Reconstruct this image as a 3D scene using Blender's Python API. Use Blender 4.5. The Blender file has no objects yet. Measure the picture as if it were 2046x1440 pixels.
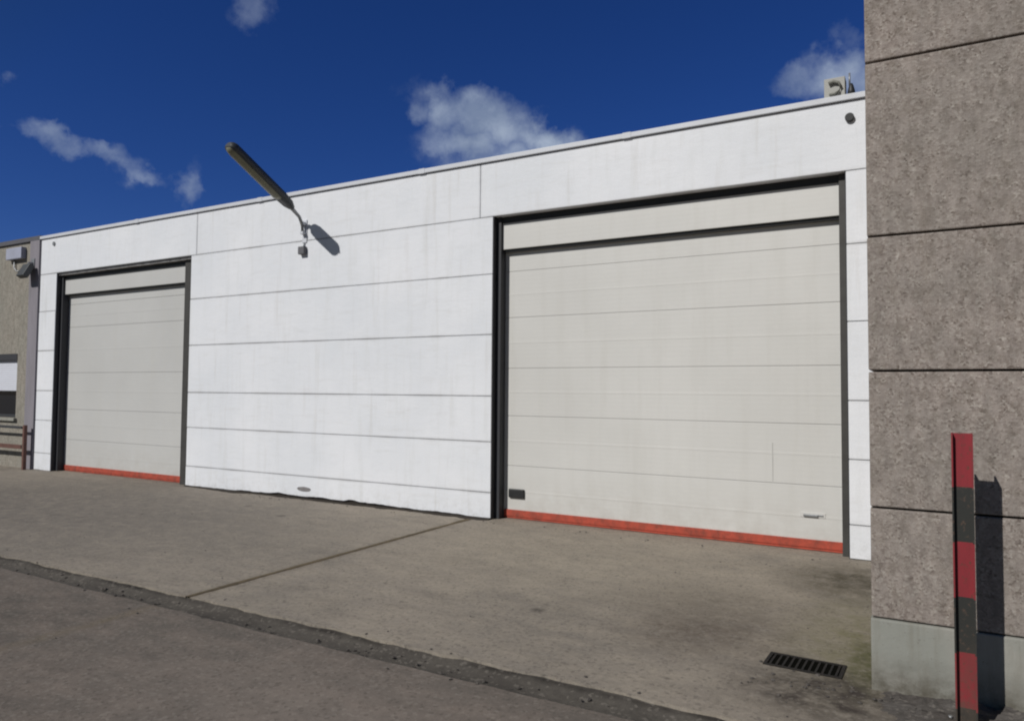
import bpy, bmesh, math, random
from mathutils import Vector, Matrix, noise
random.seed(7)
S = bpy.context.scene
COL = S.collection

# ------------------------------------------------------------------ camera
YAW, PITCH, ROLL = -0.5135077, 0.0418534, 0.0079783
cam = bpy.data.cameras.new('camera'); camo = bpy.data.objects.new('camera', cam); COL.objects.link(camo)
cam.sensor_width = 36; cam.lens = 25.50; cam.clip_end = 3000; cam.clip_start = 0.05
cy, sy = math.cos(YAW), math.sin(YAW)
fwd = Vector((sy*math.cos(PITCH), cy*math.cos(PITCH), math.sin(PITCH)))
rt = Vector((cy, -sy, 0)); up = rt.cross(fwd)
r2 = rt*math.cos(ROLL)+up*math.sin(ROLL); u2 = -rt*math.sin(ROLL)+up*math.cos(ROLL)
M = Matrix((r2, u2, -fwd)).transposed().to_4x4(); M.translation = Vector((0, 0, 1.6))
camo.matrix_world = M
S.camera = camo
S.cycles.filter_width = 2.1

# ------------------------------------------------------------------ sun
AZ, EL = math.radians(22), math.radians(38)      # the sun stands behind the camera and to the left
tosun = Vector((-math.sin(AZ)*math.cos(EL), -math.cos(AZ)*math.cos(EL), math.sin(EL)))
sl = bpy.data.lights.new('sun', 'SUN'); sl.energy = 3.45; sl.angle = math.radians(0.53); sl.color = (1.0, 0.970, 0.930)
so = bpy.data.objects.new('sun', sl); COL.objects.link(so)
so.rotation_euler = tosun.to_track_quat('Z', 'Y').to_euler(); so.location = (-8, -12, 20)

# ------------------------------------------------------------------ sky
W = bpy.data.worlds.new('World'); S.world = W; W.use_nodes = True
nt = W.node_tree; N = nt.nodes; N.clear()
def lk(a, b, t=None): (t or nt).links.new(a, b)
out = N.new('ShaderNodeOutputWorld'); bg = N.new('ShaderNodeBackground'); lk(bg.outputs[0], out.inputs[0])
sky = N.new('ShaderNodeTexSky'); sky.sky_type = 'NISHITA'; sky.sun_disc = False
sky.sun_elevation = EL; sky.sun_rotation = math.radians(180)+AZ
sky.altitude = 1500; sky.air_density = 1.0; sky.dust_density = 0.1; sky.ozone_density = 4.0
hs = N.new('ShaderNodeHueSaturation'); hs.inputs['Saturation'].default_value = 1.22; hs.inputs['Value'].default_value = 1.0
tn = N.new('ShaderNodeMixRGB'); tn.blend_type = 'MULTIPLY'; tn.inputs[0].default_value = 1; tn.inputs[2].default_value = (.60, .67, 1.16, 1)
lk(sky.outputs[0], hs.inputs['Color']); lk(hs.outputs[0], tn.inputs[1])
# deep blue away from the sun, unseen sun side tinted dimmer and neutral to shape the ambient light
tc0 = N.new('ShaderNodeTexCoord'); dt = N.new('ShaderNodeVectorMath'); dt.operation = 'DOT_PRODUCT'
lk(tc0.outputs['Generated'], dt.inputs[0]); dt.inputs[1].default_value = tosun
mr = N.new('ShaderNodeMapRange'); mr.inputs['From Min'].default_value = .15; mr.inputs['From Max'].default_value = .6; lk(dt.outputs['Value'], mr.inputs['Value'])
tm = N.new('ShaderNodeMixRGB'); lk(mr.outputs[0], tm.inputs[0]); tm.inputs[1].default_value = (.60, .67, 1.13, 1); tm.inputs[2].default_value = (.64, .56, .50, 1)
lk(tm.outputs[0], tn.inputs[2])
bg.inputs['Strength'].default_value = 0.05
def mth(op, a, b=None, c=None, t=None, clamp=False):
    n = (t or nt).nodes.new('ShaderNodeMath'); n.operation = op; n.use_clamp = clamp
    for i, v in enumerate((a, b, c)):
        if v is None: continue
        if isinstance(v, (int, float)): n.inputs[i].default_value = v
        else: lk(v, n.inputs[i], t)
    return n.outputs[0]
tc = N.new('ShaderNodeTexCoord'); sp = N.new('ShaderNodeSeparateXYZ'); lk(tc.outputs['Generated'], sp.inputs[0])
az = mth('MULTIPLY', mth('ARCTAN2', sp.outputs[0], sp.outputs[1]), 57.2958)
el = mth('MULTIPLY', mth('ARCSINE', sp.outputs[2]), 57.2958)
def wnoise(scale, det=6, rough=.6):
    n = N.new('ShaderNodeTexNoise'); n.inputs['Scale'].default_value = scale; n.inputs['Detail'].default_value = det
    n.inputs['Roughness'].default_value = rough; lk(tc.outputs['Generated'], n.inputs['Vector']); return n
nw = wnoise(22, 5, .6); sw = N.new('ShaderNodeSeparateColor'); lk(nw.outputs['Color'], sw.inputs[0])
azw = mth('ADD', az, mth('MULTIPLY', mth('SUBTRACT', sw.outputs[0], .5), 4.2))
elw = mth('ADD', el, mth('MULTIPLY', mth('SUBTRACT', sw.outputs[1], .5), 3.6))
# clouds: azimuth, elevation, half width, half height (degrees), slope, density
BL = [(-32.3, 20.9, 4.4, 2.1, -.15, 1.0), (-35.0, 21.4, 1.9, 1.9, 0, .85), (-36.9, 20.9, 1.2, 1.2, 0, .55), (-30.3, 20.1, 4.0, 1.8, -.25, .9),
      (-26.9, 19.2, 3.9, 1.3, -.3, .9), (-33.0, 19.2, 3.5, 1.5, 0, .9), (-29.0, 17.5, 5, 2.2, 0, .8),
      (-62.1, 16.2, 2.0, .85, -.08, .56), (-59.2, 15.7, 2.6, .7, -.15, .46), (-57.2, 14.9, 1.9, .7, -.2, .42), (-66, 16.9, 3.2, .3, -.25, .22),
      (-53.9, 14.2, 1.0, 1.6, 0, .46), (-50.0, 26.8, 1.9, 1.6, 0, .34), (-64.9, 19.4, .9, .6, 0, .25),
      (-7.8, 22.0, 2.3, 1.1, -.1, .5), (-5.2, 22.1, 2.6, 1.6, 0, .75), (-4.1, 24.6, 1.5, 1.9, 0, .3), (-2, 21.5, 5, 1.7, 0, .7),
      (12, 24, 7, 3, 0, .8), (40, 18, 10, 3, 0, .8), (-95, 22, 9, 3, 0, .8), (120, 30, 14, 5, 0, .8), (170, 25, 12, 4, 0, .8)]
tot = None
for (a0, e0, wa, we, k, d) in BL:
    da = mth('SUBTRACT', azw, a0); de = mth('SUBTRACT', mth('SUBTRACT', elw, e0), mth('MULTIPLY', da, k))
    q = mth('ADD', mth('POWER', mth('DIVIDE', da, wa), 2), mth('POWER', mth('DIVIDE', de, we), 2))
    g = mth('MULTIPLY', mth('EXPONENT', mth('MULTIPLY', q, -1.0)), d)
    tot = g if tot is None else mth('MAXIMUM', tot, g)
nd = wnoise(9, 8, .62)
dens = mth('MULTIPLY', mth('SUBTRACT', mth('ADD', tot, mth('MULTIPLY', mth('SUBTRACT', nd.outputs[0], .5), .8)), .15), 1.4)
dens = mth('MULTIPLY', mth('MINIMUM', mth('MAXIMUM', dens, 0), 1.0), mth('MINIMUM', mth('MULTIPLY', tot, 4), 1.0))
ns = wnoise(15, 6, .6)
cr = N.new('ShaderNodeValToRGB'); lk(ns.outputs[0], cr.inputs[0])
cr.color_ramp.elements[0].position = .36; cr.color_ramp.elements[0].color = (3.6, 4.7, 7.2, 1)
cr.color_ramp.elements[1].position = .66; cr.color_ramp.elements[1].color = (7.4, 8.8, 11.2, 1)
mx = N.new('ShaderNodeMixRGB'); lk(dens, mx.inputs[0]); lk(tn.outputs[0], mx.inputs[1]); lk(cr.outputs[0], mx.inputs[2])
lk(mx.outputs[0], bg.inputs['Color'])

S.view_settings.view_transform = 'Standard'; S.view_settings.look = 'None'
S.view_settings.exposure = 0; S.view_settings.gamma = 1; S.view_settings.use_curve_mapping = False

# ------------------------------------------------------------------ materials
class MT:
    """small helper round one node material, coordinates are object space"""
    def __init__(s, name, rough=.8, metal=0, spec=.3):
        s.m = bpy.data.materials.new(name); s.m.use_nodes = True; s.t = s.m.node_tree
        s.b = s.t.nodes['Principled BSDF']; s.b.inputs['Roughness'].default_value = rough
        s.b.inputs['Metallic'].default_value = metal; s.b.inputs['Specular IOR Level'].default_value = spec
        s.g = s.t.nodes.new('ShaderNodeNewGeometry'); s.v = s.g.outputs['Position']
    def map(s, sc=(1, 1, 1), loc=(0, 0, 0)):
        n = s.t.nodes.new('ShaderNodeMapping'); n.inputs['Scale'].default_value = sc; n.inputs['Location'].default_value = loc
        lk(s.v, n.inputs[0], s.t); return n.outputs[0]
    def noise(s, scale, det=4, rough=.55, vec=None, dist=0):
        n = s.t.nodes.new('ShaderNodeTexNoise'); n.inputs['Scale'].default_value = scale; n.inputs['Detail'].default_value = det
        n.inputs['Roughness'].default_value = rough; n.inputs['Distortion'].default_value = dist
        lk(vec or s.v, n.inputs['Vector'], s.t); return n.outputs[0]
    def voro(s, scale, feat='F1', out='Distance', vec=None):
        n = s.t.nodes.new('ShaderNodeTexVoronoi'); n.feature = feat; n.inputs['Scale'].default_value = scale
        lk(vec or s.v, n.inputs['Vector'], s.t); return n.outputs[out]
    def ramp(s, f, stops, interp='LINEAR'):
        n = s.t.nodes.new('ShaderNodeValToRGB'); lk(f, n.inputs[0], s.t); e = n.color_ramp.elements; n.color_ramp.interpolation = interp
        for i, (p, c) in enumerate(stops):
            if isinstance(c, (int, float)): c = (c, c, c)
            if i < 2: e[i].position = p; e[i].color = (*c, 1)
            else: x = e.new(p); x.color = (*c, 1)
        return n.outputs[0]
    def mix(s, f, a, b, mode='MIX'):
        n = s.t.nodes.new('ShaderNodeMixRGB'); n.blend_type = mode
        for i, v in enumerate((f, a, b)):
            if isinstance(v, (int, float)) and i == 0: n.inputs[0].default_value = v
            elif isinstance(v, (int, float)): n.inputs[i].default_value = (v, v, v, 1)
            elif isinstance(v, tuple): n.inputs[i].default_value = (*v, 1)
            else: lk(v, n.inputs[i], s.t)
        return n.outputs[0]
    def ball(s, c, r, p=1.0):
        """soft spot of colour at a place, radius per axis"""
        n = s.t.nodes.new('ShaderNodeMapping'); n.vector_type = 'TEXTURE'; n.inputs['Location'].default_value = c; n.inputs['Scale'].default_value = r
        lk(s.v, n.inputs[0], s.t)
        l = s.t.nodes.new('ShaderNodeVectorMath'); l.operation = 'LENGTH'; lk(n.outputs[0], l.inputs[0], s.t)
        return mth('MULTIPLY', mth('SUBTRACT', 1, l.outputs['Value'], None, s.t, True), p, None, s.t, True)
    def sep(s):
        n = s.t.nodes.new('ShaderNodeSeparateXYZ'); lk(s.v, n.inputs[0], s.t); return n.outputs
    def col(s, c):
        if isinstance(c, tuple): s.b.inputs['Base Color'].default_value = (*c, 1)
        else: lk(c, s.b.inputs['Base Color'], s.t)
        return s
    def bump(s, h, st=.3, dist=.01):
        n = s.t.nodes.new('ShaderNodeBump'); n.inputs['Strength'].default_value = st; n.inputs['Distance'].default_value = dist
        lk(h, n.inputs['Height'], s.t)
        if s.b.inputs['Normal'].is_linked: lk(s.b.inputs['Normal'].links[0].from_socket, n.inputs['Normal'], s.t)
        lk(n.outputs[0], s.b.inputs['Normal'], s.t); return s

def M_concrete(name, a, b, c, moss=False):
    m = MT(name, .9, 0, .2)
    big = m.noise(.55, 5, .6); mid = m.noise(2.6, 6, .65, m.map((1, 1.9, 1))); fine = m.noise(26, 6, .7); grit = m.noise(150, 3, .7)
    k = m.mix(m.ramp(big, [(.34, 0.), (.66, 1.)]), a, b)
    k = m.mix(m.ramp(mid, [(.38, 0.), (.72, .75)]), k, c)
    k = m.mix(m.ramp(m.noise(1.1, 7, .72, m.map((1, 2.4, 1), (9, 3, 0))), [(.5, 0.), (.68, .55)]), k, tuple(x*.66 for x in a))
    k = m.mix(1.0, k, m.ramp(fine, [(.25, .80), (.75, 1.18)]), 'MULTIPLY')
    k = m.mix(1.0, k, m.ramp(grit, [(.25, .78), (.75, 1.22)]), 'MULTIPLY')
    # oil spots
    k = m.mix(m.ramp(m.voro(.9, vec=m.map((1, 1, 1), (3.3, 1.7, 0))), [(.035, .7), (.07, 0.)]), k, (.05, .042, .037))
    k = m.mix(m.ramp(m.voro(4.3, vec=m.map((1, 1.3, 1))), [(.05, .45), (.12, 0.)]), k, (.075, .065, .055))
    # hairline cracks
    cv = m.map((1, 1, 1)); dn = m.t.nodes.new('ShaderNodeTexNoise'); dn.inputs['Scale'].default_value = 1.4; dn.inputs['Detail'].default_value = 5; lk(m.v, dn.inputs['Vector'], m.t)
    av = m.t.nodes.new('ShaderNodeVectorMath'); av.operation = 'ADD'; lk(m.v, av.inputs[0], m.t); lk(dn.outputs['Color'], av.inputs[1], m.t)
    crk = m.voro(.23, 'DISTANCE_TO_EDGE', 'Distance', av.outputs[0])
    k = m.mix(m.ramp(crk, [(.0, .16), (.0028, 0.)]), k, (.09, .08, .065))
    if moss == 2:      # wet black silt lies along both edges of the channel
        yv = m.sep()[1]; e = None
        for yj, wj in ((3.465, .05), (3.695, .035)):
            q_ = mth('SUBTRACT', 1.0, mth('DIVIDE', mth('ABSOLUTE', mth('SUBTRACT', yv, yj, None, m.t), None, None, m.t), wj, None, m.t), None, m.t, True)
            e = q_ if e is None else mth('MAXIMUM', e, q_, None, m.t)
        k = m.mix(m.mix(1.0, e, m.ramp(m.noise(1.5, 6, .75), [(.40, 0.), (.6, 1.)]), 'MULTIPLY'), k, (.022, .019, .016))
    if moss is True:
        mn = m.noise(7, 6, .7)
        # brown mud dragged out along the joint between the slabs
        ex = mth('SUBTRACT', 1.0, mth('DIVIDE', mth('ABSOLUTE', mth('ADD', m.sep()[0], 4.93, None, m.t), None, None, m.t), .10, None, m.t), None, m.t, True)
        k = m.mix(m.mix(1.0, ex, m.ramp(m.noise(2.2, 6, .7), [(.35, .1), (.65, .9)]), 'MULTIPLY'), k, (.15, .12, .08))
        # moss in the damp corner by the rough wall, dirt along its foot, oil where cars stop, broad paler and darker patches
        for cc, rr, p, colr in (((-.42, 5.3, 0), (.55, 1.5, 1), 1.1, (.18, .165, .10)), ((-.30, 4.75, 0), (.14, .6, 1), 1.9, (.085, .085, .035)),
                                ((-.55, 6.9, 0), (.75, .9, 1), 1.2, (.07, .06, .04)),
                                ((-1.3, 4.95, 0), (.75, .75, 1), .9, (.09, .07, .055)), ((-.45, 4.25, 0), (.65, .5, 1), 1.6, (.055, .045, .038)),
                                ((-1.45, 5.65, 0), (1.0, .75, 1), 1.1, (.15, .13, .105)), ((-2.9, 6.3, 0), (2.3, 1.6, 1), .55, (.37, .325, .255)), ((-10.5, 5.6, 0), (6.2, 3.4, 1), 1.4, (.145, .13, .115)), ((-2.8, 2.7, 0), (2.6, 1.0, 1), .7, (.24, .205, .175)), ((-6.2, 5.2, 0), (1.6, .8, 1), .5, (.16, .145, .125))):
            f = m.mix(1.0, m.ball(cc, rr, p), m.ramp(mn, [(.32, .25), (.62, 1.)]), 'MULTIPLY')
            k = m.mix(f, k, colr)
    sp_ = m.voro(55, 'F1', 'Color'); q = m.t.nodes.new('ShaderNodeSeparateColor'); lk(sp_, q.inputs[0], m.t)
    k = m.mix(m.ramp(q.outputs[0], [(.86, 0.), (.9, .2)]), k, (.32, .29, .25)); k = m.mix(m.ramp(q.outputs[1], [(.88, 0.), (.92, .32)]), k, (.06, .053, .045))
    m.col(k).bump(fine, .45, .006).bump(grit, .5, .003).bump(mid, .5, .014)
    return m.m

def M_white():
    m = MT('white_wall_paint', .62, 0, .3)
    k = m.mix(m.ramp(m.noise(.8, 5, .6), [(.35, 0.), (.68, 1.)]), (.70, .722, .755), (.775, .788, .815))
    st = m.noise(3.0, 6, .62, m.map((3.0, 3.0, .35)))
    k = m.mix(m.ramp(st, [(.52, 0.), (.8, .4)]), k, (.60, .61, .60))
    k = m.mix(m.ramp(m.noise(4, 6, .7, m.map((.6, .6, 3.2))), [(.55, 0.), (.78, .3)]), k, (.56, .55, .53))
    z = m.sep()[2]; xx = m.sep()[0]
    f = m.mix(1.0, m.ramp(z, [(.0, 1.), (.07, .45), (.30, 0.)]), m.ramp(m.noise(13, 7, .75), [(.46, 0.), (.64, .45)]), 'MULTIPLY')
    k = m.mix(f, k, (.36, .33, .30))
    jn = m.noise(1.6, 5, .65, m.map((1, 1, .6), (4, 2, 1)))
    band = None
    for zj in (.33, .96, 1.532, 2.306, 3.071, 3.802):      # grime caught in the panel joints
        d_ = mth('ABSOLUTE', mth('SUBTRACT', z, zj, None, m.t), None, None, m.t)
        q_ = mth('SUBTRACT', 1.0, mth('DIVIDE', d_, .032, None, m.t), None, m.t, True)
        band = q_ if band is None else mth('MAXIMUM', band, q_, None, m.t)
    for xj in (-4.885, -10.40):
        q_ = mth('SUBTRACT', 1.0, mth('DIVIDE', mth('ABSOLUTE', mth('SUBTRACT', xx, xj, None, m.t), None, None, m.t), .04, None, m.t), None, m.t, True)
        q_ = mth('MULTIPLY', q_, mth('GREATER_THAN', z, 3.80, None, m.t), None, m.t)
        band = mth('MAXIMUM', band, q_, None, m.t)
    k = m.mix(m.mix(1.0, band, m.ramp(jn, [(.38, .04), (.64, .55)]), 'MULTIPLY'), k, (.38, .375, .37))
    run = m.noise(5, 5, .6, m.map((1.6, 1.6, .12), (1, 7, 2)))
    k = m.mix(m.ramp(run, [(.58, 0.), (.76, .30)]), k, (.50, .48, .44))
    gr = m.noise(90, 4, .7)
    k = m.mix(1.0, k, m.ramp(gr, [(.3, .95), (.7, 1.04)]), 'MULTIPLY')
    m.col(k).bump(m.noise(7, 5, .6, m.map((1, 1, 2))), .25, .012).bump(gr, .35, .002)
    return m.m

def M_dash(name='exposed_aggregate', tint=(1, 1, 1), sc=1.0):
    m = MT(name, .95, 0, .15)
    cell = m.t.nodes.new('ShaderNodeTexVoronoi'); cell.inputs['Scale'].default_value = 95*sc; lk(m.v, cell.inputs['Vector'], m.t)
    sepc = m.t.nodes.new('ShaderNodeSeparateColor'); lk(cell.outputs['Color'], sepc.inputs[0], m.t)
    k = m.ramp(sepc.outputs[0], [(.0, (.13, .105, .09)), (.28, (.24, .205, .18)), (.6, (.30, .265, .235)), (.86, (.36, .33, .295)), (1., (.42, .39, .35))])
    k = m.mix(m.ramp(m.noise(24*sc, 3, .6), [(.38, 0.), (.62, .75)]), k, (.30, .265, .24))
    k = m.mix(m.ramp(m.noise(11*sc, 5, .7), [(.50, 0.), (.66, .5)]), k, (.17, .145, .12))
    k = m.mix(m.ramp(m.noise(1.3, 5, .6), [(.35, .35), (.65, 0.)]), k, (.21, .205, .185))
    k = m.mix(m.ramp(m.noise(2.2, 6, .6, m.map((2.6, 2.6, .3))), [(.52, 0.), (.8, .4)]), k, (.22, .175, .14))
    k = m.mix(1.0, k, m.ramp(m.noise(14*sc, 4, .6, m.map((1.5, 1.5, .45))), [(.3, .84), (.7, 1.14)]), 'MULTIPLY')
    k = m.mix(1.0, k, tint, 'MULTIPLY')
    m.col(k).bump(cell.outputs['Distance'], .3, .004).bump(m.noise(30*sc, 4, .6), .16, .010)
    return m.m

def M_plain(name, c, rough=.6, metal=0, dirt=None, amount=.4, scale=5, spec=.4, streak=False, grain=.04):
    m = MT(name, rough, metal, spec)
    vec = m.map((2.5, 2.5, .35)) if streak else None
    dirt = dirt or tuple(x*.6 for x in c)
    k = m.mix(m.ramp(m.noise(scale, 6, .65, vec), [(.42, 0.), (.75, amount)]), c, dirt)
    gr = m.noise(120, 3, .6)
    k = m.mix(1.0, k, m.ramp(gr, [(.3, 1-grain), (.7, 1+grain)]), 'MULTIPLY')
    m.col(k).bump(gr, .15, .001)
    return m.m

def M_door(c1=(.575, .570, .545), c2=(.615, .610, .585), name='door_sheet'):
    m = MT(name, .45, 0, .4)
    k = m.mix(m.ramp(m.noise(.7, 4, .6), [(.35, 0.), (.65, 1.)]), c1, c2)
    k = m.mix(m.ramp(m.noise(2.4, 6, .6, m.map((3, 3, .25))), [(.5, 0.), (.8, .35)]), k, (.50, .49, .45))
    z = m.sep()[2]
    f = m.mix(1.0, m.ramp(z, [(.05, 1.), (.6, 0.)]), m.ramp(m.noise(5, 6, .7), [(.35, 0.), (.7, .5)]), 'MULTIPLY')
    k = m.mix(f, k, (.40, .37, .33))
    # fine horizontal ribs pressed in the steel
    w = m.t.nodes.new('ShaderNodeTexWave'); w.bands_direction = 'Z'; w.inputs['Scale'].default_value = 6.0; w.inputs['Distortion'].default_value = 0
    lk(m.v, w.inputs['Vector'], m.t)
    m.col(k).bump(w.outputs[0], .05, .003).bump(m.noise(2.2, 3, .5), .25, .01)
    return m.m

mat_apron = M_concrete('apron_concrete', (.285, .249, .205), (.190, .170, .145), (.330, .288, .230), True)
mat_apron2 = M_concrete('greyer_concrete', (.205, .182, .157), (.145, .131, .115), (.235, .207, .174), True)
mat_road = M_concrete('road_concrete', (.145, .124, .106), (.108, .096, .083), (.205, .168, .140), True)
mat_gutter = M_concrete('gutter_concrete', (.088, .079, .068), (.064, .057, .049), (.115, .104, .088), 2)
mat_dirt = M_plain('dirt_fill', (.125, .098, .062), .95, 0, (.04, .034, .028), .8, 9, .1, grain=.2)
mat_white = M_white()
mat_dash = M_dash(tint=(.98, .955, .945))
mat_dash_far = M_dash('weathered_aggregate', (.98, 1.02, .98))
mat_core = M_plain('grout', (.62, .62, .62), .9, 0, (.16, .15, .14), .9, 6, .1)
mat_darkcore = M_plain('dark_joint', (.040, .034, .029), .95, 0, (.03, .028, .025), .6, 8, .1)
def M_plinth():
    m = MT('plinth_concrete', .88, 0, .2); z = m.sep()[2]
    k = m.mix(m.ramp(m.noise(2.2, 5, .6), [(.35, 0.), (.65, 1.)]), (.33, .32, .285), (.27, .275, .245))
    k = m.mix(m.ramp(m.noise(5, 6, .65, m.map((2.4, 2.4, .25))), [(.45, 0.), (.7, .7)]), k, (.20, .19, .155))
    f = m.mix(1.0, m.ramp(z, [(.03, 1.), (.22, 0.)]), m.ramp(m.noise(9, 7, .7), [(.30, .1), (.6, .9)]), 'MULTIPLY')
    k = m.mix(f, k, (.095, .085, .065))
    k = m.mix(m.ramp(m.noise(48, 5, .7), [(.60, 0.), (.68, .5)]), k, (.15, .135, .12))
    m.col(k).bump(m.noise(20, 6, .7), .4, .006); return m.m
mat_plinth = M_plinth()
mat_frame = M_plain('dark_frame_paint', (.036, .038, .044), .6, 0, (.045, .042, .04), .5, 7)
mat_rail = M_plain('guide_rail_steel', (.060, .058, .054), .6, .1, (.035, .032, .03), .6, 6)
mat_door = M_door(); mat_door_grey = M_door((.50, .50, .485), (.535, .535, .52), 'greyer_door_sheet')  # far door gets a slightly darker, greyer base colour
mat_red = M_plain('red_seal', (.43, .075, .045), .7, 0, (.16, .05, .035), 1.0, 9, .3)
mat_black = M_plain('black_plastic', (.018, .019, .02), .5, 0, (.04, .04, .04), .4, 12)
mat_coping = M_plain('coping_aluminium', (.60, .62, .66), .5, .0, (.5, .51, .52), .5, 3)
mat_roof = M_plain('roof_felt', (.07, .07, .07), .9)
mat_postred = M_plain('post_red_paint', (.25, .026, .034), .5, 0, (.12, .025, .02), .7, 14, .4, True)
mat_postblk = M_plain('post_black_paint', (.030, .031, .028), .55, 0, (.07, .055, .04), .5, 14, .4, True)
def M_post(name, c, rust):
    m = MT(name, .55, 0, .35); z = m.sep()[2]
    k = m.mix(m.ramp(m.noise(6, 5, .6, m.map((3, 3, .5))), [(.4, 0.), (.7, .55)]), c, tuple(x*.55+.01 for x in c))
    chip = m.noise(38, 6, .75); k = m.mix(m.ramp(chip, [(.575, 0.), (.62, .85)]), k, rust)
    f = m.mix(1.0, m.ramp(z, [(.0, 1.), (.5, 0.)]), m.ramp(m.noise(17, 6, .7), [(.35, 0.), (.6, .8)]), 'MULTIPLY')
    k = m.mix(f, k, (.085, .065, .05)); m.col(k).bump(chip, .3, .001); return m.m
mat_postred = M_post('worn_red_paint', (.25, .026, .034), (.10, .045, .03)); mat_postblk = M_post('worn_black_paint', (.030, .031, .028), (.09, .06, .045))
mat_steel = M_plain('galvanised_steel', (.30, .31, .32), .45, .5, (.18, .17, .16), .6, 9)
mat_lamp = M_plain('lamp_dark_housing', (.048, .054, .058), .5, 0, (.06, .055, .045), .5, 9)
mat_lens = M_plain('lamp_diffuser', (.20, .195, .13), .3, 0, (.13, .125, .09), .6, 9, .5)
mat_rail_red = M_plain('barrier_red_brown', (.13, .062, .05), .7, 0, (.08, .04, .03), .8, 9)
mat_lilac = M_plain('lilac_grey_paint', (.25, .235, .26), .75, 0, (.17, .16, .17), .7, 3, .2, True)
mat_pale = M_plain('pale_box_paint', (.36, .36, .335), .6, 0, (.35, .34, .30), .6, 9)
mat_pale_blue = M_plain('pale_blue_box_paint', (.36, .38, .47), .6, 0, (.27, .28, .33), .6, 6)
mat_blind = M_plain('window_blind', (.62, .64, .70), .7, 0, (.55, .56, .60), .4, 3)
mat_glass = MT('dark_glass', .08, 0, .6).col((.012, .013, .016)).m
mat_grate = M_plain('cast_iron', (.010, .009, .008), .9, .0, (.03, .022, .016), .7, 20)

# ------------------------------------------------------------------ mesh helpers
def box(bm, x0, x1, y0, y1, z0, z1, mi=0, bev=0):
    r = bmesh.ops.create_cube(bm, size=1)
    vs = r['verts']
    for v in vs: v.co = Vector((x0+(v.co.x+.5)*(x1-x0), y0+(v.co.y+.5)*(y1-y0), z0+(v.co.z+.5)*(z1-z0)))
    fs = {f for v in vs for f in v.link_faces}
    for f in fs: f.material_index = mi
    if bev:
        es = list({e for v in vs for e in v.link_edges})
        b = bmesh.ops.bevel(bm, geom=es, offset=bev, segments=2, profile=.6, affect='EDGES')
        for f in b['faces']: f.material_index = mi
def tube(bm, pts, rad, seg=14, caps=True, mi=0):
    rings = []; n = len(pts); pts = [Vector(p) for p in pts]
    for i, p in enumerate(pts):
        d = (pts[min(i+1, n-1)]-pts[max(i-1, 0)]).normalized()
        a = d.cross(Vector((0, 0, 1)) if abs(d.z) < .95 else Vector((1, 0, 0))).normalized(); b = d.cross(a)
        r = rad[i] if isinstance(rad, (list, tuple)) else rad
        rings.append([bm.verts.new(p+a*r*math.cos(t)+b*r*math.sin(t)) for t in [2*math.pi*k/seg for k in range(seg)]])
    for i in range(n-1):
        for k in range(seg):
            f = bm.faces.new((rings[i][k], rings[i][(k+1) % seg], rings[i+1][(k+1) % seg], rings[i+1][k])); f.smooth = True; f.material_index = mi
    if caps:
        bm.faces.new(rings[0]).material_index = mi; bm.faces.new(rings[-1][::-1]).material_index = mi
def finish(name, bm, mats, parent=None, **props):
    bmesh.ops.recalc_face_normals(bm, faces=bm.faces)
    me = bpy.data.meshes.new(name); bm.to_mesh(me); bm.free()
    for m in (mats if isinstance(mats, (list, tuple)) else [mats]): me.materials.append(m)
    o = bpy.data.objects.new(name, me); COL.objects.link(o)
    if parent: o.parent = parent
    for k, v in props.items(): o[k] = v
    return o
def thing(name, label, cat, loc=(0, 0, 0), rz=0, group=None):
    o = bpy.data.objects.new(name, None); COL.objects.link(o); o.location = loc; o.rotation_euler = (0, 0, rz)
    o.empty_display_size = .3; o['label'] = label; o['category'] = cat
    if group: o['group'] = group
    return o
def bx(name, dims, m, parent, bev=0, **p):
    bm = bmesh.new(); box(bm, *dims, bev=bev); return finish(name, bm, m, parent, **p)

D = 7.80          # the white front
ZR = 4.50         # underside of the coping
JZ = [.33, .96, 1.532, 2.306, 3.071, 3.802]

# ------------------------------------------------------------------ ground
def sheet(name, x0, x1, ylo, yhi, z, m, nx=2, skirt=.05, label=None):
    """slab whose two long edges may be ragged: ylo/yhi are functions of x"""
    bm = bmesh.new(); prev = None
    for i in range(nx+1):
        x = x0+(x1-x0)*i/nx
        a, b = ylo(x), yhi(x)
        col = [bm.verts.new((x, a, z-skirt)), bm.verts.new((x, a, z)), bm.verts.new((x, b, z)), bm.verts.new((x, b, z-skirt))]
        if prev:
            for k in range(3): bm.faces.new((prev[k], col[k], col[k+1], prev[k+1]))
        prev = col
    return finish(name, bm, m, kind='structure')
def rag(y, amp, seed, f=2.2):
    return lambda x: y+amp*noise.fractal((x*f, seed, .3), .6, 2.1, 5)
bm = bmesh.new(); bmesh.ops.create_grid(bm, x_segments=2, y_segments=2, size=1500)
for v in bm.verts: v.co.z = -.10
finish('ground', bm, mat_road, kind='structure')
sheet('road', -60, 30, lambda x: -40, rag(3.445, .016, 2), -.004, mat_road, 900)
sheet('apron', -60, -4.945, rag(3.715, .018, 5), lambda x: D+.4, 0, mat_apron, 600)
sheet('apron', -4.918, 12, rag(3.715, .018, 9), lambda x: D+.4, 0, mat_apron, 300)
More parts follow.
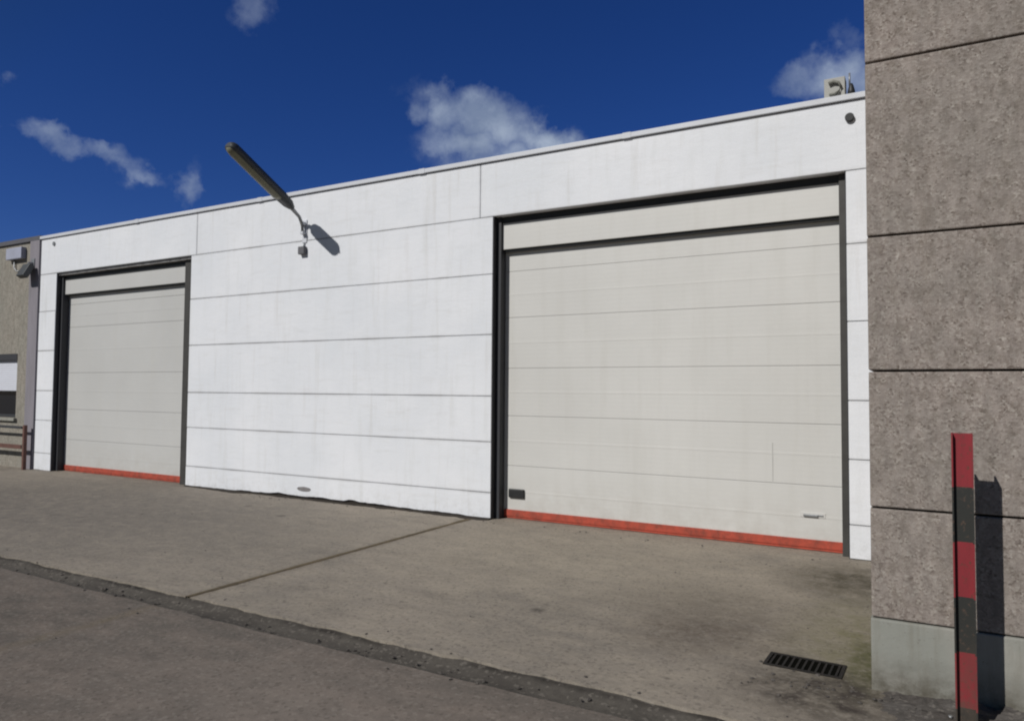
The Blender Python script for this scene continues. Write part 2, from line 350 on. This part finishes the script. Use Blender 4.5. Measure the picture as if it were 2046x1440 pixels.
# dirt filled joint between the two slabs of the apron
bm = bmesh.new(); prev = None
for i in range(121):
    y = 3.70+i*(D-3.70)/120
    w = .036+.018*noise.noise((y*3, 1, 1))+.02*max(0, noise.noise((y*1.1, 5, 2)))
    if y < 4.7: w *= .8
    c = [bm.verts.new((-4.9315-w, y, -.02)), bm.verts.new((-4.9315-w*.7+.006*noise.noise((y*9, 2, 2)), y, .0035)), bm.verts.new((-4.9315+w*.7+.006*noise.noise((y*11, 6, 2)), y, .0035)), bm.verts.new((-4.9315+w, y, -.02))]
    if prev:
        for k in range(3): bm.faces.new((prev[k], c[k], c[k+1], prev[k+1]))
    prev = c
finish('apron_joint', bm, mat_dirt, kind='structure')
# gutter: shallow concave channel with silt on its floor
bm = bmesh.new(); prev = None
prof = [(3.40, -.012), (3.455, -.014), (3.49, -.030), (3.55, -.042), (3.60, -.040), (3.65, -.030), (3.70, -.016), (3.76, -.013)]
for i in range(901):
    x = -60+i*.1
    c = []
    for (y, z) in prof:
        c.append(bm.verts.new((x, y+.008*noise.noise((x*2, y*9, 3)), z+.012*noise.fractal((x*3.1, y*14, 7), .6, 2, 4))))
    if prev:
        for k in range(len(prof)-1): f = bm.faces.new((prev[k], c[k], c[k+1], prev[k+1])); f.smooth = True
    prev = c
finish('gutter', bm, mat_gutter, kind='structure')

# rough broken ground along the foot of the near wall
bm = bmesh.new(); nx, ny = 130, 26; g = {}
for i in range(nx+1):
    for j in range(ny+1):
        x = -.36+i*(3.4/nx); y = 3.98+j*(.50/ny)
        e = min(1, i/14)*min(1, (nx-i)/14)*min(1, j/13)
        h = noise.fractal((x*7, y*7, 1.5), .55, 2.1, 5)
        z = -.012+e*(.022+.030*max(0, h+.15)+.02*abs(noise.noise((x*21, y*21, 3))))
        g[i, j] = bm.verts.new((x, y, z))
for i in range(nx):
    for j in range(ny): bm.faces.new((g[i, j], g[i+1, j], g[i+1, j+1], g[i, j+1]))
mat_rub = M_concrete('broken_concrete', (.085, .074, .066), (.060, .055, .050), (.13, .12, .11))
finish('broken_concrete', bm, mat_rub, kind='stuff', label='dark crumbled concrete and grit along the foot of the rough grey wall', category='debris')
# loose chips of stone over the yard: too many and too small to count
bm = bmesh.new()
for i in range(420):
    if i < 200: x = random.uniform(-9, 1.2); y = random.choice([random.gauss(3.57, .06), random.gauss(7.66, .07), random.gauss(3.58, .12)])
    elif i < 300: x = random.uniform(-.9, 1.0); y = 4.33+random.gauss(0, .09)
    else: x = random.uniform(-9, .3); y = random.uniform(2.4, 7.6)
    if x > -.25 and y > 4.40: continue
    r = random.uniform(.003, .010)*(1.4 if i < 300 else .8)
    q = bmesh.ops.create_icosphere(bm, subdivisions=1, radius=r)
    zc = .012 if (y > 3.98 and x > -.3) else (-.03 if 3.48 < y < 3.70 else .002)
    for v in q['verts']:
        v.co = Vector((x+v.co.x*random.uniform(.7, 1.4), y+v.co.y*random.uniform(.7, 1.4), zc+v.co.z*.6))
finish('stone_chips', bm, mat_rub, kind='stuff', label='loose stone chips and grit scattered in the gutter and on the concrete', category='grit')

# drain grate let into the apron
t = thing('drain_grate', 'small dark rectangular drain grate set in the concrete near the rough wall', 'drain', (-.62, 4.64, 0), math.radians(-2))
bm = bmesh.new()
for (a, b, c_, d) in ((-.215, .215, -.115, -.095), (-.215, .215, .095, .115), (-.215, -.195, -.095, .095), (.195, .215, -.095, .095)): box(bm, a, b, c_, d, -.03, .006)
finish('grate_frame', bm, mat_grate, t)
bm = bmesh.new()
for k in range(11): x = -.18+k*.036; box(bm, x-.006, x+.006, -.095, .095, -.006, .004)
finish('grate_bars', bm, mat_grate, t)
bx('drain_pit', (-.194, .194, -.094, .094, -.028, .0015), MT('pit_black', 1, 0, 0).col((.006, .006, .005)).m, t)

# ------------------------------------------------------------------ the white warehouse
wh = thing('warehouse', 'long low white painted concrete warehouse with two pale overhead doors', 'warehouse', (0, 0, 0))
XL, XR = -15.07, -.255
D1 = (-14.50, -10.53, 3.79)      # small (far) door opening
D2 = (-4.69, -.625, 3.845)       # large (near) door opening
PT = .14
# body behind the panels, in separate blocks that leave the door openings free
bm = bmesh.new()
for (a, b, z0, z1) in ((XL+.01, D1[0]-.01, .0, 4.46), (D1[1]+.01, D2[0]-.01, 0, 4.46), (D2[1]+.01, XR-.0, 0, 4.46), (D1[0]-.01, D1[1]+.01, D1[2]+.02, 4.46), (D2[0]-.01, D2[1]+.01, D2[2]+.02, 4.46)):
    box(bm, a, b, D+.035, D+.40, z0-.05, z1)
finish('wall_core', bm, mat_core, wh)
def panel(x0, x1, z0, z1, ragged=False, m=mat_white, gap=.0035):
    bm = bmesh.new()
    if not ragged:
        dy = random.uniform(-.0025, .0025)
        box(bm, x0+gap, x1-gap, D+dy, D+PT, z0+gap, z1-gap, bev=.007)
    else:   # lowest panel: its bottom edge is chipped and stands a little off the ground
        n = max(4, int((x1-x0)/.04)); P = []
        for i in range(n+1):
            x = x0+gap+(x1-x0-2*gap)*i/n
            en = math.exp(-((x+7.4)/2.2)**2) if x0 < -9 else .1
            zz = .006+.034*en+max(0, (.008+.022*en)*(noise.fractal((x*2.3, 4.2, 1), .8, 2.3, 6)+.3))
            P.append((x, zz))
        front = [bm.verts.new((x, D, z)) for x, z in P]; back = [bm.verts.new((x, D+PT, z)) for x, z in P]
        ft = [bm.verts.new((x, D, z1-gap)) for x, z in P]; bt = [bm.verts.new((x, D+PT, z1-gap)) for x, z in P]
        for i in range(n):
            bm.faces.new((front[i], front[i+1], ft[i+1], ft[i])); bm.faces.new((back[i], bt[i], bt[i+1], back[i+1]))
            bm.faces.new((front[i], back[i], back[i+1], front[i+1])); bm.faces.new((ft[i], ft[i+1], bt[i+1], bt[i]))
        bm.faces.new((front[0], ft[0], bt[0], back[0])); bm.faces.new((front[-1], back[-1], bt[-1], ft[-1]))
    return finish('wall_panel', bm, m, wh)
for (a, b) in ((XL, D1[0]), (D1[1], D2[0]), (D2[1], XR)):
    zz = [0]+JZ[:5]+[3.802]
    for i in range(6): panel(a, b, zz[i], zz[i+1], ragged=(i == 0))
# beam panels above the doors, notched only by their own length
for (a, b) in ((XL, -10.40), (-10.40, -4.885), (-4.885, XR)):
    panel(a, b, 3.802, ZR)
# near-black sheet puts the gap's shade into colour; strip of earth in front
bx('gap_shade_sheet', (D1[1]+.02, D2[0]-.02, D+.030, D+.034, -.04, .12), mat_darkcore, wh)
bm = bmesh.new()
n = 150; prev = None
for i in range(n+1):
    x = D1[1]+(D2[0]-D1[1])*i/n
    w = .035+.10*max(0, noise.fractal((x*1.1, 2.2, 1), .7, 2.2, 5)+.3)*min(1, (x-D1[1])/1.2)
    c = [bm.verts.new((x, D-w, .001)), bm.verts.new((x, D-w*.55, .010)), bm.verts.new((x, D+.01, .020))]
    if prev:
        for k in range(2): bm.faces.new((prev[k], c[k], c[k+1], prev[k+1]))
    prev = c
finish('dirt_strip', bm, mat_darkcore, kind='stuff', label='dark strip of earth and grit in the gap along the foot of the white wall', category='dirt')
# coping, roof
xs = [XL-.02, -12.0, -8.9, -5.8, -2.9, XR]
bm = bmesh.new()
for a, b in zip(xs[:-1], xs[1:]):
    box(bm, a+.002, b-.002, D-.028, D+.42, ZR+.004, ZR+.062, bev=.006)
for x in xs[1:-1]: box(bm, x-.05, x+.05, D-.031, D+.423, ZR+.001, ZR+.066)
finish('roof_coping', bm, mat_coping, wh)
bm = bmesh.new(); box(bm, XL, XR, D+.41, D+24, 4.30, 4.44); finish('roof', bm, mat_roof, wh)
bm = bmesh.new()
box(bm, XL+.01, XL+.16, D+.41, D+23.9, -.05, 4.29); box(bm, XR-.16, XR-.01, D+.41, D+23.9, -.05, 4.29); box(bm, XL+.17, XR-.17, D+23.7, D+23.9, -.05, 4.29)
finish('wall', bm, mat_white, wh)
# dark vent hole and bolt head in the white front
def disc(name, x, z, r, m, parent, y=D, depth=.02):
    bm = bmesh.new(); tube(bm, [(x, y-depth, z), (x, y+.01, z)], r, 20); return finish(name, bm, m, parent)
bm = bmesh.new(); tube(bm, [(-.58, D-.03, 4.326), (-.58, D+.01, 4.326)], .042, 20)
vv = finish('wall_vent', bm, mat_black, wh)
bm = bmesh.new(); tube(bm, [(-.58, D-.034, 4.326), (-.58, D-.0305, 4.326)], .036, 20); finish('vent_opening', bm, mat_black, vv)
disc('bolt_head', -14.62, 4.38, .04, mat_steel, wh, depth=.015)
bm = bmesh.new()   # chipped hole in the lowest panel
vs = []
for k in range(16):
    a = 2*math.pi*k/16; q = 1+.3*noise.noise((math.cos(a)*2, math.sin(a)*2, 4))
    vs.append(bm.verts.new((-7.87+.14*q*math.cos(a), D-.003, .145+.035*q*math.sin(a))))
f = bm.faces.new(vs); e = bmesh.ops.extrude_face_region(bm, geom=[f])
for v in [v for v in e['geom'] if isinstance(v, bmesh.types.BMVert)]: v.co.y += .02
finish('chipped_hole', bm, M_plain('chip_dirt', (.22, .21, .21), .9, 0, (.12, .11, .11), .8, 20), wh)

# ---- overhead doors
def door(op, secs, name_label, mat_door=mat_door):
    x0, x1, zt = op
    rd, rh = D+.22, D+.13
    bm = bmesh.new()      # door leaf: one sheet folded into sections with shallow joints
    for i in range(len(secs)-1):
        a, b = secs[i], secs[i+1]
        box(bm, x0+.02, x1-.02, rd, rd+.04, a+.0018, b-.0018, bev=.0045)
        for q in (.5,):
            zq = a+(b-a)*q; box(bm, x0+.021, x1-.021, rd-.0014, rd+.01, zq-.012, zq+.012, bev=.0012)
    box(bm, x0+.03, x1-.03, rd+.022, rd+.038, secs[0]+.02, secs[-1]-.02)
    leaf = finish('overhead_door', bm, mat_door, wh, label=name_label)
    bm = bmesh.new(); box(bm, x0+.075, x1-.075, rd-.014, rd-.001, .030, .112, bev=.004); box(bm, x0+.075, x1-.075, rd-.006, rd+.02, .006, .028)
    finish('bottom_seal', bm, mat_red, leaf)
    bm = bmesh.new(); box(bm, x0+.07, x1-.07, rh, rh+.03, 3.395, zt-.010, bev=.003)
    finish('header_panel', bm, mat_door, leaf)
    bm = bmesh.new(); box(bm, x0+.072, x1-.072, rh-.012, rh-.0005, zt-.118, zt-.011, bev=.003); finish('lintel_shade_strip', bm, mat_black, leaf)  # black strip paints the lintel's shadow across the header top
    bm = bmesh.new(); box(bm, x0+.07, x1-.07, rh+.031, rh+.088, 3.365, 3.42); finish('header_shade_strip', bm, mat_black, leaf)  # black bar stands for the shade under the header's lower edge
    for (a, b) in ((x0+.006, x0+.070), (x1-(.070 if x1 > -5 else .27), x1-.006)):
        bm = bmesh.new(); box(bm, a, b, D+.09, D+.215, .0, zt-.008, bev=.004); finish('guide_rail', bm, mat_rail if a > (x0+x1)/2 else mat_frame, leaf)
    bm = bmesh.new()      # dark steel lining of the opening
    box(bm, x0-.001, x0+.005, D+.012, D+.30, .0, zt-.001); box(bm, x1-.005, x1+.001, D+.012, D+.30, .0, zt-.001)
    box(bm, x0+.006, x1-.006, D+.012, D+.30, zt-.007, zt+.002)
    finish('frame_lining', bm, mat_frame, leaf)
    return leaf, rd
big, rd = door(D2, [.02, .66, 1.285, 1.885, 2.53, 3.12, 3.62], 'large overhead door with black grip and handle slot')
bm = bmesh.new(); box(bm, -4.545, -4.325, rd-.030, rd+.001, .262, .372, bev=.012)
ve = finish('grip', bm, mat_black, big)
bm = bmesh.new(); box(bm, -1.10, -.86, rd-.006, rd+.001, .335, .385, bev=.003); hp = finish('handle_plate', bm, mat_door, big)
bm = bmesh.new(); box(bm, -1.07, -.93, rd-.022, rd-.005, .342, .366, bev=.005); box(bm, -.93, -.88, rd-.014, rd-.005, .352, .366, bev=.003); finish('handle_slot', bm, mat_steel, big)
bm = bmesh.new(); box(bm, -1.374, -1.366, rd-.0035, rd+.001, .68, 1.08); finish('scratch', bm, M_plain('scratch_grey', (.50, .495, .47), .7), big)
small, rd = door(D1, [.02, .60, 1.18, 1.88, 2.76, 3.20, 3.60], 'narrower looking overhead door far along the wall', mat_door_grey)

# ------------------------------------------------------------------ lamp on a bracket over the wall
t = thing('wall_lamp', 'long dark tube shaped street lamp rising outward from the white wall between the doors', 'lamp', (-7.95, D, 4.05))
def L(p): return Vector(p)-Vector((-7.95, D, 4.05))
A = L((-7.905, 6.36, 4.80)); B = L((-7.915, 7.50, 4.215))
dirv = (B-A).normalized(); side = dirv.cross(Vector((0, 0, 1))).normalized(); upv = side.cross(dirv)
def section(bm, prof, stations):
    prev = None; first = None
    for (s, k) in stations:
        ring = [bm.verts.new(A+dirv*s+side*(px*k)+upv*(pz*k)) for px, pz in prof]
        if prev:
            for i in range(len(prof)):
                f = bm.faces.new((prev[i], prev[(i+1) % len(prof)], ring[(i+1) % len(prof)], ring[i])); f.smooth = True
        else: first = ring
        prev = ring
    bm.faces.new(first); bm.faces.new(prev[::-1])
LEN = (B-A).length
hp_ = [(1.2*a_, 1.2*b_) for a_, b_ in [(-.078, -.018), (-.076, .030), (-.055, .062), (-.025, .074), (.025, .074), (.055, .062), (.076, .030), (.078, -.034)]]
bm = bmesh.new(); section(bm, hp_, [(0, .55), (.03, .85), (.08, 1), (LEN-.25, 1), (LEN-.08, .85), (LEN, .5)]); finish('lamp_housing', bm, mat_lamp, t)
lp_ = [(1.2*a_, 1.2*b_) for a_, b_ in [(-.072, -.012), (-.066, -.034), (-.045, -.050), (-.018, -.056), (.010, -.054), (.040, -.044), (.060, -.026)]]
bm = bmesh.new(); section(bm, lp_, [(.02, .55), (.06, .9), (.12, 1), (LEN-.32, 1), (LEN-.26, .85)]); finish('lamp_diffuser', bm, mat_lens, t)
bm = bmesh.new(); tube(bm, [B-dirv*.10, B+dirv*.02, L((-7.93, 7.66, 4.13)), L((-7.95, 7.735, 4.04)), L((-7.95, 7.75, 3.93))], [.030, .028, .024, .024, .024], 14)
finish('arm', bm, mat_steel, t)
bm = bmesh.new(); box(bm, -.045, .045, -.012, 0, -.28, .06, bev=.003); box(bm, -.03, .03, -.075, -.012, -.16, -.12); box(bm, -.03, .03, -.075, -.012, -.02, .02)
finish('wall_bracket', bm, mat_coping, t)
bm = bmesh.new(); tube(bm, [(-.0, -.018, -.28), (0, -.018, -.36)], .010, 8); finish('cable', bm, mat_steel, t)
bm = bmesh.new(); box(bm, -.075, .045, -.065, 0, -.455, -.34, bev=.008); finish('junction_box', bm, M_plain('box_grey', (.12, .12, .13), .6), t)

# ------------------------------------------------------------------ things on the roof edge beside the rough wall
RZ = ZR+.066
t = thing('roof_vent_box', 'small pale vent box with a dark hooked pipe on the white roof edge', 'vent', (-.71, D+.08, RZ))
bm = bmesh.new(); box(bm, -.11, .085, 0, .16, 0, .225, bev=.006); finish('box_body', bm, mat_pale, t)
bm = bmesh.new(); tube(bm, [(-.065, -.02, .165), (-.02, -.022, .178), (.028, -.022, .16), (.05, -.022, .115), (.03, -.022, .07), (-.01, -.022, .052), (-.06, -.02, .05)], [.018, .018, .014, .012, .012, .013, .013], 12)
finish('hooked_pipe', bm, M_plain('grey_pipe', (.19, .19, .165), .6), t)
t = thing('roof_post', 'thin grey post with a black foot on the roof edge right beside the rough wall', 'post', (-.567, D+.06, RZ))
bm = bmesh.new(); tube(bm, [(0, 0, 0), (0, 0, .05), (0, 0, .10), (0, 0, .125)], [.034, .034, .022, .012], 16); finish('post_foot', bm, mat_black, t)
bm = bmesh.new(); tube(bm, [(-.015, 0, .11), (-.015, 0, .235)], .009, 10); finish('rod', bm, mat_steel, t)

# ------------------------------------------------------------------ rough grey building on the right
nb = thing('concrete_building', 'tall building of rough pebbled grey brown concrete panels at the right', 'building', (0, 4.4667, 0), .00846)
XW = -.252
jz = [.384, .979, 1.726, 2.473, 3.457, 4.44, 5.42, 6.40]
gap = .006
for i in range(len(jz)-1):
    bm = bmesh.new(); box(bm, XW, 7.5, random.uniform(-.002, .002), .20, jz[i]+gap, jz[i+1]-gap, bev=.008); finish('wall_panel', bm, mat_dash, nb)
    bm = bmesh.new(); box(bm, XW+.001, XW+.20, .203, 3.30, jz[i]+gap, jz[i+1]-gap, bev=.008); finish('wall_panel', bm, mat_dash, nb)
bx('wall_core', (XW+.05, 7.45, .05, 16, -.1, 6.3), mat_darkcore, nb)
bm = bmesh.new(); n = 170; box(bm, XW-.004, 7.5, -.012, .2, -.08, jz[0]-.002, bev=.008); finish('plinth', bm, mat_plinth, nb)
bx('roof_coping', (XW-.03, 7.55, -.03, .35, 6.405, 6.47), mat_coping, nb)

# ------------------------------------------------------------------ striped steel post
bp = thing('striped_post', 'red and black striped steel beam post in front of the rough wall', 'bollard', (.170, 4.165, 0), math.radians(-3))
HT = 1.412; bands = [0, .10, .362, .625, .888, 1.152, HT]
hw, hd, tk = .045, .038, .0035
prof = [(-hw, -hd), (-hw+2*tk, -hd), (-hw+2*tk, -tk), (hw-2*tk, -tk), (hw-2*tk, -hd), (hw, -hd), (hw, hd), (hw-2*tk, hd), (hw-2*tk, tk), (-hw+2*tk, tk), (-hw+2*tk, hd), (-hw, hd)]
bm = bmesh.new(); prev = None
for bi, z in enumerate(bands):
    ring = [bm.verts.new((x, y, z-(.05 if bi == 0 else 0))) for x, y in prof]
    if prev:
        for k in range(12):
            f = bm.faces.new((prev[k], prev[(k+1) % 12], ring[(k+1) % 12], ring[k])); f.material_index = 0 if bi % 2 == 0 else 1
    prev = ring
# top cap made of three rectangles
r = prev
for idx in ((0, 1, 2, 9, 10, 11), (2, 3, 8, 9), (3, 4, 5, 6, 7, 8)):
    bm.faces.new([r[i] for i in idx])
finish('post_beam', bm, [mat_postred, mat_postblk], bp)
bm = bmesh.new(); box(bm, -.09, .09, -.08, .08, -.02, .012, bev=.003); pl = finish('base_plate', bm, mat_postblk, bp)
for sx in (-.07, .07):
    for sy_ in (-.058, .058):
        bm = bmesh.new(); tube(bm, [(sx, sy_, .012), (sx, sy_, .026)], .010, 6); finish('bolt', bm, mat_steel, pl)

# ------------------------------------------------------------------ neighbouring building on the far left
lb = thing('neighbour_building', 'beige grey pebbled building at the far left with a half drawn window', 'building', (0, 0, 0))
NX = -15.10
WX0, WX1, WZ0, WZ1 = -18.6, -15.86, .98, 2.27
bm = bmesh.new()
box(bm, -34, WX0, D+.03, D+.3, -.05, 4.50); box(bm, WX1, -15.442, D+.03, D+.3, -.05, 4.50)
box(bm, WX0, WX1, D+.03, D+.3, -.05, WZ0); box(bm, WX0, WX1, D+.03, D+.3, WZ1, 4.50)
finish('wall', bm, mat_dash_far, lb)
bm = bmesh.new(); box(bm, -34, -15.11, D+.31, D+20, -.05, 4.46); finish('building_core', bm, mat_roof, lb)
bx('corner_pilaster', (-15.44, NX, D-.02, D+.3, -.05, 4.50), mat_lilac, lb, .01)
bx('roof_trim', (-34, -15.115, D-.01, D+.4, 4.505, 4.59), M_plain('dark_trim', (.10, .10, .115), .7), lb)
bx('wall_ledge', (-34, -15.445, D-.01, D+.05, .80, .87), mat_dash_far, lb, .008)
wf = bx('window', (WX0+.01, WX1-.01, D+.20, D+.24, WZ0+.01, WZ1-.01), mat_glass, lb)
bm = bmesh.new()
box(bm, WX0, WX1, D+.02, D+.20, WZ1-.13, WZ1-.002); finish('shutter_box', bm, mat_frame, wf)
bm = bmesh.new(); box(bm, WX0+.06, WX1-.03, D+.09, D+.11, 1.52, WZ1-.135)
for k in range(13): box(bm, WX0+.06, WX1-.03, D+.084, D+.112, 1.53+k*.0455, 1.53+k*.0455+.037, bev=.004)
finish('blind', bm, mat_blind, wf)
bm = bmesh.new(); box(bm, WX1-.06, WX1-.004, D+.14, D+.19, WZ0+.005, WZ1-.14); box(bm, WX0+.004, WX0+.06, D+.14, D+.19, WZ0+.005, WZ1-.14); box(bm, WX0+.061, WX1-.061, D+.14, D+.19, WZ0+.005, WZ0+.06)
finish('window_frame', bm, mat_frame, wf)
bm = bmesh.new(); box(bm, WX0-.05, WX1+.05, D-.03, D+.13, WZ0-.06, WZ0-.002, bev=.005); finish('sill', bm, mat_plinth, wf)
t = thing('floodlight', 'small dark floodlight on a bracket high on the lilac grey pilaster at the far left', 'lamp', (-15.30, D-.02, 3.92))
bm = bmesh.new(); box(bm, -.02, .02, -.10, 0, .10, .14); box(bm, -.06, .06, -.015, 0, .02, .22, bev=.003); finish('bracket', bm, mat_steel, t)
bm = bmesh.new()
box(bm, -.13, .13, -.17, -.06, -.20, .08, bev=.015)
bmesh.ops.rotate(bm, verts=bm.verts, cent=(0, -.10, 0), matrix=Matrix.Rotation(math.radians(-28), 3, 'X'))
fh = finish('lamp_head', bm, mat_lamp, t)
t = thing('wall_box', 'pale bluish utility box fixed just under the roof edge at the far left', 'utility box', (-15.95, D+.03, 4.24))
bm = bmesh.new(); box(bm, -.30, .28, -.10, 0, -.06, .17, bev=.012); finish('box_body', bm, mat_pale_blue, t)
bm = bmesh.new(); tube(bm, [(-.1, -.03, -.06), (-.1, -.03, -.22), (0, -.03, -.30), (.1, -.03, -.30)], .014, 10); finish('conduit', bm, mat_steel, t)
t = thing('guard_rail', 'low red brown two bar guard rail in front of the beige wall', 'railing', (-15.17, D-.13, 0))
for x in (0, -2.0, -4.0):
    bm = bmesh.new(); box(bm, x-.03, x+.03, -.03, .03, -.03, .86, bev=.006); finish('post', bm, mat_rail_red, t)
for z in (.44,):
    bm = bmesh.new(); box(bm, -5.2, -.031, -.05, -.031, z-.04, z+.04, bev=.004); finish('rail', bm, mat_rail_red, t)
bm = bmesh.new(); box(bm, -5.2, -.031, -.05, -.031, .79, .84, bev=.004); finish('rail', bm, mat_frame, t)
